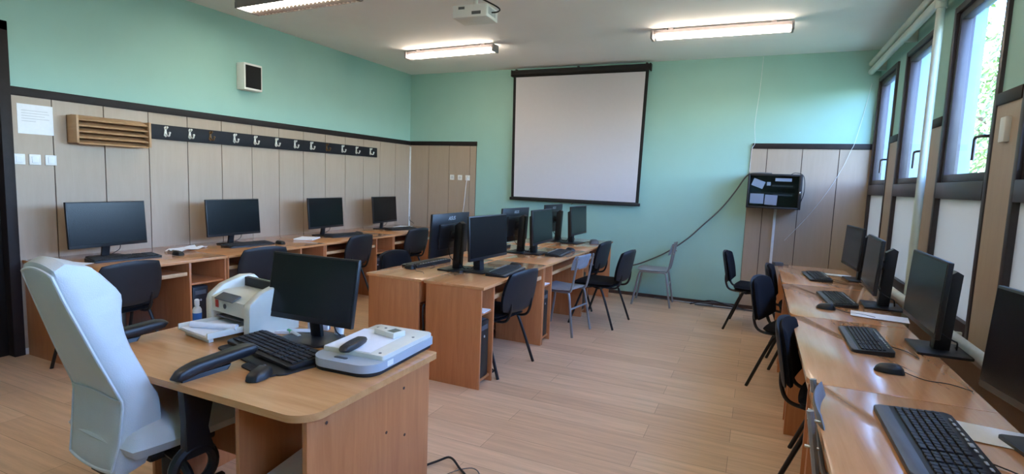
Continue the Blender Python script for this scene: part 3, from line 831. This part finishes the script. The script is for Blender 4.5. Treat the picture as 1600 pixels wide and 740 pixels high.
# ------------------------------------------------------------------ papers on the other desks
pp = 'loose papers on desks'
sheet('crumpled_paper', 'crumpled white paper beside the mouse on the desk nearest the door', 'paper', .16, .34, (.36, -4.04, Z), 15, .0008, .0, pp, seed=1, crumple=.022)
sheet('paper_stack', 'small stack of white sheets on the second left wall desk', 'paper', .21, .26, (.52, -2.72, Z), 25, .012, .004, pp, seed=2)
sheet('paper_sheet', 'white sheet at the far left corner of the desks', 'paper', .21, .29, (.36, -.66, Z), 12, .001, .004, pp)
sheet('paper_sheet', 'white sheet on the left end of the desk nearest the door, behind the white armchair', 'paper', .18, .2, (.52, -5.05, Z), 20, .002, .004, pp)
sheet('paper_sheet', 'white sheet in the open shelf of the nearest central desk', 'paper', .20, .13, (3.335, -3.91, .5465), 4, .006, .003, pp)
sheet('paper_sheet', 'white sheet in the open shelf of the middle central desk', 'paper', .20, .13, (3.335, -2.665, .5465), -4, .006, .003, pp)
sheet('paper_sheet', 'white sheet behind the farthest keyboard of the window desks', 'paper', .13, .29, (5.84, -1.66, Z), 78, .001, .003, pp)
sheet('paper_sheet', 'white curled sheet between the second and third window monitors', 'paper', .17, .30, (5.90, -3.44, Z), 82, .001, .006, pp)
sheet('paper_sheet', 'white sheet beside the large keyboard at the lower right', 'paper', .16, .25, (5.87, -5.21, Z), 84, .001, .003, pp)
bx = thing('cable_adapter', 'small grey adapter box on the far end of the window desks', 'adapter', (5.40, -1.33, Z), 25)
m = MB(); m.box((0, 0, .018), (.09, .06, .036), .006); m.build('body', M['dgrey'], bx)
m = MB(); m.tube([(.045, 0, .015), (.08, .01, .006), (.13, .04, .004)], .003, 6); m.build('lead', M['blackm'], bx)
bx = thing('cable_bundle', 'dark hump of cables and adapter at the far end of the central desks', 'adapter', (3.33, -.74, Z), 20)
m = MB(); m.cushion(lambda u, v, d: Vector((u*.06, v*.10, .002+(d if d > 0 else 0)*1.)), .10, .4, 12, 3); m.build('body', M['dgrey'], bx)
m = MB(); m.tube([(-.05, .03, .02), (-.12, .05, .005), (-.18, -.03, .004), (-.22, -.1, .004)], .004, 6); m.build('lead', M['blackm'], bx)

# ------------------------------------------------------------------ computers in the desk bays
def tower():
    t = thing('computer_tower', '', 'computer')
    m = MB(); m.box((-.01, 0, .215), (.40, .145, .43), .006); m.build('case', M['pc'], t)
    m = MB(); m.box((.20, 0, .215), (.025, .143, .425), .008); fp = m.build('front_panel', M['black'], t)
    m = MB(); m.b2(.212, .215, -.05, .05, .36, .395, .001); m.build('drive_slot', M['dgrey'], fp)
    m = MB(); m.cyl((.21, 0, .31), (.216, 0, .31), .009); m.build('power_button', M['silver'], fp)
    return t
PCK = Kind(tower()); g = 'computer towers in the desk bays'
for x, y, l in ((3.215, -3.925, 'grey computer tower in the bay of the nearest central desk'),
                (3.215, -2.68, 'grey computer tower in the bay of the middle central desk'),
                (3.215, -1.44, 'grey computer tower in the bay of the farthest central desk')):
    PCK.put((x, y, .0585), 0, l, g)
for k in range(4):
    PCK.put((.60, LB[k+1]-.17, .0585), 0, ['dark computer tower under the desk nearest the door, behind the printer', 'dark computer tower in the bay of the second left wall desk',
            'dark computer tower in the bay of the third left wall desk', 'dark computer tower under the desk in the far left corner'][k], g)

# ------------------------------------------------------------------ things on the walls
sp = thing('wall_speaker', 'white box speaker with black grille high on the green left wall', 'speaker', (0, -3.08, 2.50), 0)
m = MB(); m.b2(0.001, .12, -.115, .115, -.14, .14, .006); m.build('box', M['white'], sp)
m = MB(); m.b2(.118, .124, -.098, .098, -.118, .118, .002); m.build('grille', M['grille'], sp)

nt_ = MB(); nt_.b2(PT+.0005, PT+.0025, -5.115, -4.885, 1.72, 1.945)
o = nt_.build('wall_notice', M['paper']); tag(o, 'faded white notice sheet taped to the wall panel by the dark door', 'notice')
m = MB()
for k in range(5): m.b2(PT+.0026, PT+.003, -5.09, -5.09+(.17, .18, .15, .18, .09)[k], 1.895-.02*k, 1.899-.02*k)
m.build('printed_lines', M['ink'], o)

def wallswitch(name, label, loc, rz, kind, group):
    t = thing(name, label, 'socket' if kind else 'switch', loc, rz, group)
    m = MB(); m.b2(0, .010, -.038, .038, -.04, .04, .003); m.build('plate', M['white'], t)
    if kind:
        m = MB(); m.cyl((.0095, 0, 0), (.0125, 0, 0), .022, n=20); m.build('outlet', M['ink'], t)
    else:
        m = MB(); m.b2(.009, .015, -.022, .022, -.024, .024, .003); m.build('rocker', M['paper'], t)
    return t
for y, l in ((-5.12, 'white light switch nearest the dark door, leftmost of three'), (-5.02, 'white light switch in the middle of the three by the door'), (-4.915, 'white light switch, rightmost of the three by the door')):
    wallswitch('light_switch', l, (PT, y, 1.525), 0, 0, 'light switches by the door')
for x, l in ((.81, 'white wall socket on the corner panel, leftmost of three'), (.95, 'white wall socket on the corner panel, middle of three'), (1.085, 'white wall socket on the corner panel with a white cable plugged in')):
    wallswitch('wall_socket', l, (x, -PT, 1.515), -90, 1, 'wall sockets on the corner panel')
m = MB(); m.tube([(1.085, -.03, 1.5), (1.07, -.035, 1.4), (1.04, -.03, 1.1), (1.0, -.03, .8), (.98, -.03, .4)], .006, 6)
m.box((1.085, -.033, 1.51), (.035, .03, .035), .006)
tag(m.build('power_cord', M['conduit']), 'white cord hanging down from the right-hand corner socket', 'cord')
m = MB(); m.b2(.016, .034, -.034, -.016, .0, 1.98); tag(m.build('cable_duct', M['conduit']), 'thin white duct running down the far left corner', 'duct')
m = MB(); m.tube([(.03, -.03, .86), (.06, -.06, .80), (.16, -.1, .765), (.2, -.16, .756)], .004, 6); tag(m.build('data_cable', M['blackm']), 'short dark cord from the corner duct to the desk', 'cord')

rk = thing('slatted_box', 'wooden slatted box mounted on the wall above the first monitor', 'slatted box', (PT+.001, -4.50, 1.785), 0)
hw = .295
m = MB(); m.b2(-.006, .14, -hw, -hw+.018, -.11, .11, .002).b2(0, .14, hw-.018, hw, -.11, .11, .002).b2(0, .01, -hw, hw, -.11, .11); m.build('side_boards', M['rack'], rk)
for k in range(5):
    z = -.095+.0475*k
    m = MB(); m.box((.075, 0, z), (.115, 2*hw-.04, .011), .002, Matrix.Rotation(.35, 4, 'Y')); m.build('slat', M['rack'], rk)

cr = thing('coat_rack', 'long dark board of coat hooks on the left wall panelling', 'coat rack', (PT, -2.50, 1.83), 0)
m = MB(); m.b2(-.006, .022, -1.63, 1.63, -.068, .068, .004); m.build('board', M['board'], cr)
hy = [-4.00, -3.76, -3.54, -3.26, -3.00, -2.71, -2.43, -2.17, -1.90, -1.61, -1.33, -1.03]
for k, y in enumerate(hy):
    m = MB(); yy = y+2.50
    m.prism([(-.014, .045), (0, .058), (.014, .045), (.007, .02), (.017, -.03), (0, -.045), (-.017, -.03), (-.007, .02)], .022, .028, .001, Matrix(((0, 0, 1, 0), (1, 0, 0, yy), (0, 1, 0, 0), (0, 0, 0, 1))))
    m.tube([(.026, yy, .035), (.045, yy, .035), (.05, yy, .045)], .006, 8).tube([(.026, yy, -.012), (.05, yy, -.03), (.075, yy, -.032), (.085, yy, -.008)], .007, 8)
    for q in ((.05, yy, .047), (.085, yy, -.004)):
        m.cushion(lambda u, v, d, q=q: Vector((q[0]+u*.009, q[1]+v*.009, q[2]+d)), .018, .5, 6, 2)
    m.build('hook', M['rust'] if k in (2, 8) else M['hook'], cr, **({'label': 'tarnished brown hook'} if k in (2, 8) else {}))

ps = thing('projection_screen', 'white projection screen with black border hanging on the back wall', 'projection screen', (2.79, -.075, 1.22), 0)
m = MB(); m.cyl((-.985, 0, 1.81), (.985, 0, 1.81), .036, n=18).b2(-.985, .985, -.03, .05, 1.80, 1.852, .006)
for s in (-1, 1): m.b2(s*.985-.008, s*.985+.008, -.042, .05, 1.765, 1.856, .004)
m.build('case', M['blackm'], ps)
m = MB(); m.mi = 0
def tr_(z): return .965-.032*(1-z/1.78)          # border narrows a little towards the bottom bar
zz = [.04, 1.78]
m.prism([(-tr_(.04), .04), (tr_(.04), .04), (tr_(1.78), 1.78), (-tr_(1.78), 1.78)], -.001, .001, 0, Matrix.Rotation(PI/2, 4, 'X'))
m.build('border', M['blk'], ps)
m = MB(); i = .042
m.prism([(-tr_(.04)+i, .05), (tr_(.04)-i, .05), (tr_(1.78)-i, 1.755), (-tr_(1.78)+i, 1.755)], -.0022, .0022, 0, Matrix.Rotation(PI/2, 4, 'X')); m.build('viewing_surface', M['screenfab'], ps)
m = MB(); m.b2(-.955, .955, -.016, .016, .0, .042, .008); m.build('bottom_bar', M['blackm'], ps)
m = MB(); m.tube([(.0, -.01, .0), (0, -.015, -.018), (.02, -.01, -.012)], .004, 6); m.build('pull_handle', M['chrome'], ps)
m = MB()
for x in (-.93, .0, .93): m.b2(x-.012, x+.012, 0, .073, 1.85, 1.872, .002)
m.build('mount_bracket', M['metalblk'], ps)

# wall cabinet
cb = thing('network_cabinet', 'black glass-fronted network cabinet on the right end of the back wall', 'cabinet', (5.33, -PT-.001, 1.29), 0)
cw, ch_, cd = .285, .40, .38
m = MB()
m.b2(-cw, cw, -.01, 0, 0, ch_).b2(-cw, -cw+.015, -cd, -.01, 0, ch_, .002).b2(cw-.015, cw, -cd, -.01, 0, ch_, .002).b2(-cw, cw, -cd, -.01, 0, .015, .002).b2(-cw, cw, -cd, -.01, ch_-.015, ch_, .002)
m.build('body', M['black'], cb)
m = MB(); f = .022
m.b2(-cw, -cw+f, -cd-.018, -cd, 0, ch_, .003).b2(cw-f-.012, cw, -cd-.018, -cd, 0, ch_, .003).b2(-cw+f, cw-f, -cd-.018, -cd, 0, f, .003).b2(-cw+f, cw-f, -cd-.018, -cd, ch_-f, ch_, .003)
dd = m.build('door', M['black'], cb)
m = MB(); m.b2(-cw+f, cw-f-.012, -cd-.011, -cd-.007, f, ch_-f); m.build('glass', M['cabglass'], dd)
m = MB(); m.cyl((cw-.018, -cd-.018, .19), (cw-.018, -cd-.024, .19), .009).b2(cw-.025, cw-.01, -cd-.022, -cd-.018, .175, .205, .001); m.build('lock', M['chrome'], dd)
m = MB(); m.b2(-.22, .22, -.26, -.06, .24, .285, .003).b2(-.22, .22, -.28, -.06, .14, .185, .003); m.build('network_switch', M['blackm'], cb)
m = MB(); m.b2(-.02, .2, -.265, -.26, .255, .275).b2(.0, .2, -.285, -.28, .15, .17); m.build('port_strip', M['dgrey'], cb)
pg = 'papers behind the cabinet glass'
def cabpaper(x, z, w, h, r, l):
    m = MB(); m.box((0, 0, 0), (w, .0015, h), 0); o = m.build('paper_note', M['paper']); o.location = (5.33+x, -PT-cd+.002-.006, 1.29+z); o.rotation_euler = (0, r, 0); tag(o, l, 'paper', pg)
cabpaper(-.17, .285, .13, .085, .35, 'tilted paper at the upper left behind the cabinet glass')
cabpaper(-.175, .11, .145, .115, 0, 'paper at the lower left behind the cabinet glass')
cabpaper(-.025, .10, .13, .115, .04, 'paper at the lower middle behind the cabinet glass')
cabpaper(-.06, .285, .04, .04, 0, 'small square note behind the cabinet glass')
cabpaper(.09, .335, .17, .035, 0, 'narrow paper strip along the top behind the cabinet glass')
# cables around the cabinet
m = MB(); m.tube([(5.30, -.15, 1.70), (5.12, -.14, 1.70), (5.02, -.10, 1.66), (4.90, -.05, 1.46), (4.75, -.04, 1.24), (4.55, -.04, 1.02), (4.36, -.035, .82), (4.1, -.035, .62), (3.8, -.035, .46), (3.55, -.03, .35), (3.45, -.03, .1)], .009, 8)
tag(m.build('network_cable', M['dgrey']), 'thick dark cable sagging from the wall cabinet down the green wall', 'cable')
m = MB(); m.tube([(5.10, -.012, 3.10), (5.09, -.012, 2.7), (5.065, -.012, 2.3), (5.085, -.03, 2.08), (5.055, -.03, 1.98), (5.05, -.024, 1.72)], .0022, 6)
tag(m.build('thin_wire', M['conduit']), 'thin white wire running from the ceiling to the wall cabinet', 'wire')
m = MB(); m.tube([(6.24, -.010, 2.74), (6.19, -.012, 2.4), (6.13, -.034, 2.08), (6.10, -.034, 1.99), (6.03, -.022, 1.78), (5.9, -.022, 1.5), (5.72, -.022, 1.2), (5.5, -.022, .9)], .0018, 6)
tag(m.build('thin_wire', M['conduit']), 'thin white wire slanting down the beige panels beside the far window', 'wire')
m = MB(); m.b2(5.355, 5.385, -.034, -PT-.0005, .1, 1.28, .003); tag(m.build('cable_duct', M['conduit']), 'white vertical duct under the wall cabinet', 'duct')
m = MB(); m.tube([(5.50, -.12, 1.69), (5.55, -.14, 1.715), (5.64, -.1, 1.68), (5.66, -.08, 1.5), (5.63, -.05, 1.36), (5.6, -.03, 1.3)], .004, 6); tag(m.build('data_cable', M['blackm']), 'thin cord looping round the right side of the wall cabinet', 'cord')
# cables on the floor along the back wall
rnd = random.Random(4)
for k in range(4):
    p = [(4.0+.25*k, -.04-.02*k, .012)]
    for q in range(1, 7): p.append((4.15+.24*q+.05*k, -.06-.05*rnd.random()-.02*k, .012+(.10 if q in (2, 3) and k in (0, 2) else .0)*rnd.random()))
    m = MB(); m.tube(p, .007, 7)
    tag(m.build('floor_cable', [M['dgrey'], M['lgrey'], M['blackm'], M['dgrey']][k]), ['grey cable lying along the foot of the back wall, closest to it', 'pale cable in the tangle at the foot of the back wall', 'black cable in the tangle at the foot of the back wall', 'outermost grey cable in the tangle at the foot of the back wall'][k], 'cable', 'cables along the back wall')
m = MB(); m.tube([(3.62, -5.22, .008), (3.72, -5.02, .012), (3.78, -4.98, .03), (3.86, -5.02, .012), (3.95, -5.1, .008), (4.0, -5.3, .008)], .006, 7); tag(m.build('floor_cable', M['blackm']), 'thick black cable looping on the floor behind the teacher desk', 'cable', 'cables behind the teacher desk')
m = MB(); m.tube([(3.80, -5.25, .006), (3.84, -5.08, .01), (3.92, -4.99, .012), (3.99, -5.04, .006), (4.02, -5.2, .006)], .003, 6); tag(m.build('floor_cable', M['dgrey']), 'thin grey cable looping on the floor behind the teacher desk', 'cable', 'cables behind the teacher desk')
m = MB(); m.tube([(2.955, -4.00, .56), (2.955, -4.02, .52), (2.957, -4.01, .4), (2.953, -3.99, .2), (2.95, -3.9, .02)], .008, 7); tag(m.build('power_cord', M['blackm']), 'black cord hanging in the gap between the two near central desks', 'cord')
m = MB(); m.tube([(3.1, -3.6, .3), (3.2, -3.55, .05), (3.32, -3.58, .008), (3.38, -3.66, .01), (3.3, -3.74, .008), (3.15, -3.72, .008)], .006, 7); tag(m.build('floor_cable', M['blackm']), 'black cable loop on the floor beside the nearest grey tower', 'cable')

# ------------------------------------------------------------------ pipes at the windows
pz = thing('heating_pipe', 'pale painted heating pipes along the top of the windows with one riser', 'pipe', (6.22, -.02, 0), 0)
m = MB(); m.cyl((0, 0, 2.955), (0, -8.9, 2.955), .032, n=18); m.build('upper_pipe', M['pipe'], pz)
m = MB(); m.cyl((0, 0, 2.865), (0, -8.9, 2.865), .032, n=18); m.build('lower_pipe', M['pipe'], pz)
m = MB(); m.cyl((0, -2.58, .05), (0, -2.58, 2.94), .026, n=18).cyl((0, -2.58, 2.80), (0, -2.58, 2.92), .036, n=18); m.build('riser', M['pipe'], pz)
m = MB()
for y in (-.25, -1.5, -3.0, -4.5, -6.0): m.b2(.0, .0985, y-.012, y+.012, 2.83, 2.99, .002)
m.build('bracket', M['pipe'], pz)
m = MB(); m.cyl((6.16, -1.6, .77), (6.16, -6.4, .77), .028, n=16)
for y in (-1.7, -3.7, -5.9): m.b2(6.15, 6.235, y-.01, y+.01, .66, .77)
tag(m.build('radiator_pipe', M['conduit']), 'white pipe running low along the windows behind the monitors', 'pipe')
m = MB(); m.box((6.295, -3.74, 1.86), (.03, .07, .13), .006); tag(m.build('wall_box', M['white']), 'small white box on the pier at the right edge of the photo', 'box')

# ------------------------------------------------------------------ ceiling lamps and projector
def lamp(label, loc, L, m_t, rz=0):
    t = thing('fluorescent_lamp', label, 'ceiling lamp', loc, rz, 'fluorescent ceiling lamps')
    m = MB(); m.b2(-L/2, L/2, -.042, .042, -.034, 0, .004); m.build('housing', M['lamp'], t)
    for s in (-1, 1):
        m = MB(); m.tube([(-L/2+.03, s*.048, -.060), (L/2-.03, s*.048, -.060)], .019, 12, False); m.build('tube', m_t, t)
        m = MB(); m.b2(s*(L/2)-.022, s*(L/2)+.004, -.07, .07, -.088, -.0, .008); m.build('end_cap', M['lamp'], t)
    return t
lamp('lit fluorescent ceiling lamp on the left, near the green corner', (1.57, -1.42, H-.02), 1.28, M['tube'], -3)
lamp('lit fluorescent ceiling lamp on the right, nearer the windows', (4.70, -1.48, H-.02), 1.30, M['tube'], 1)
lamp('fluorescent ceiling lamp out of view on the side of the door, added for warm fill', (1.57, -6.4, H-.02), 1.28, M['tube'], 0)  # assumed lamp outside the view, added to warm and brighten the floor
lamp('fluorescent ceiling lamp out of view nearer the windows, added for warm fill', (4.70, -6.6, H-.02), 1.30, M['tube'], 0)  # likewise unseen and assumed, added as warm fill for the near half
lamp('fluorescent ceiling lamp out of view above the window desks, added for fill light', (4.70, -4.0, H-.02), 1.30, M['tube'], 0)  # unseen, assumed to continue the lamp grid, added as fill
for o in [o for o in bpy.data.objects if o.name.startswith('fluorescent_lamp')]:
    m = MB(); m.b2(-.5, -.45, -.03, .03, 0, .02).b2(.45, .5, -.03, .03, 0, .02); m.build('mount', M['lamp'], o)
t = thing('ceiling_lamp', 'lit ceiling lamp with louvres at the top edge of the photo', 'ceiling lamp', (1.24, -3.56, H-.02), -2, 'fluorescent ceiling lamps')
m = MB(); m.b2(-.66, .66, -.13, .13, -.035, 0, .004).b2(-.5, -.45, -.03, .03, 0, .02).b2(.45, .5, -.03, .03, 0, .02).b2(-.66, -.64, -.13, .13, -.085, -.03).b2(.64, .66, -.13, .13, -.085, -.03).b2(-.66, .66, -.13, -.122, -.085, -.03); m.build('housing', M['lamp'], t)
m = MB(); m.b2(-.635, .635, -.12, .03, -.075, -.04, .01); m.build('diffuser', M['tubew'], t)
m = MB()
for k in range(26): m.box((-.62+k*.0496, .085, -.06), (.012, .10, .05), 0, Matrix.Rotation(.5, 4, 'Y'))
m.b2(-.64, .64, .132, .138, -.085, -.03); m.build('louvre', M['louver'], t)

pj = thing('projector', 'white projector hanging from the ceiling at the top of the photo', 'projector', (2.925, -3.285, 2.795), 3)
m = MB(); m.box((0, 0, .055), (.31, .22, .10), .008); m.build('body', M['white'], pj)
m = MB()
for k in range(9): m.b2(.1545, .157, -.08+.016*k, -.074+.016*k, .03, .085)
m.build('side_vents', M['lgrey'], pj)
m = MB(); m.b2(-.10, -.045, -.1125, -.109, .07, .09).b2(.02, .10, -.1125, -.109, .025, .05); m.build('rear_sockets', M['dgrey'], pj)
m = MB(); m.cyl((.06, .11, .055), (.06, .135, .055), .036, n=20); m.build('lens', M['blackm'], pj)
m = MB(); m.cyl((0, 0, .105), (0, 0, H-2.80), .02).b2(-.07, .07, -.06, .06, .105, .118, .002).cyl((0, 0, .30), (0, 0, .315), .055); m.build('ceiling_mount', M['white'], pj)
m = MB()
m.tube([(-.1, -.06, .30), (-.12, -.12, .2), (-.05, -.14, .17), (.05, -.13, .16), (.14, -.12, .12), (.23, -.09, .075), (.24, -.05, .06), (.2, -.02, .055), (.157, -.02, .055)], .006, 7)
m.tube([(.0, -.05, .29), (-.03, -.13, .21), (.04, -.15, .17), (.12, -.13, .14)], .005, 7)
m.build('cables', M['blackm'], pj)

# ------------------------------------------------------------------ world, sun, camera
w = bpy.data.worlds.new('sky'); sc.world = w; w.use_nodes = True; nt = w.node_tree
sky = nt.nodes.new('ShaderNodeTexSky'); sky.sky_type = 'NISHITA'; sky.sun_disc = False
sky.sun_elevation = math.radians(38); sky.sun_rotation = math.radians(250); sky.air_density = 1.; sky.dust_density = 1.5; sky.ozone_density = 1.
bg = nt.nodes['Background']
hz = nt.nodes.new('ShaderNodeMix'); hz.data_type = 'RGBA'; hz.blend_type = 'MULTIPLY'; hz.inputs['Factor'].default_value = 1.; hz.inputs['B'].default_value = (.88, 1.03, 1.3, 1)
nt.links.new(sky.outputs['Color'], hz.inputs['A']); nt.links.new(hz.outputs['Result'], bg.inputs['Color']); bg.inputs['Strength'].default_value = 3.6

cam = bpy.data.cameras.new('camera'); co = bpy.data.objects.new('camera', cam); COL.objects.link(co)
cam.sensor_width = 36; cam.lens = 36*845.9/1600; cam.clip_start = .02
yaw, pitch, roll = -.4211, -.1045, .0377
f = Vector((math.sin(yaw)*math.cos(pitch), math.cos(yaw)*math.cos(pitch), math.sin(pitch)))
r = Vector((math.cos(yaw), -math.sin(yaw), 0)); u = r.cross(f)
r2 = r*math.cos(roll)+u*math.sin(roll); u2 = -r*math.sin(roll)+u*math.cos(roll)
mw = Matrix(((r2.x, u2.x, -f.x, 5.1586), (r2.y, u2.y, -f.y, -7.3622), (r2.z, u2.z, -f.z, 1.5059), (0, 0, 0, 1)))
co.matrix_world = mw
sc.camera = co
sc.view_settings.view_transform = 'Standard'; sc.view_settings.look = 'None'; sc.view_settings.gamma = 1; sc.view_settings.use_curve_mapping = False
sc.view_settings.exposure = 0.55
sc.cycles.use_denoising = True
sc.cycles.max_bounces = 10; sc.cycles.diffuse_bounces = 6; sc.cycles.transparent_max_bounces = 12
sc.cycles.sample_clamp_indirect = 8
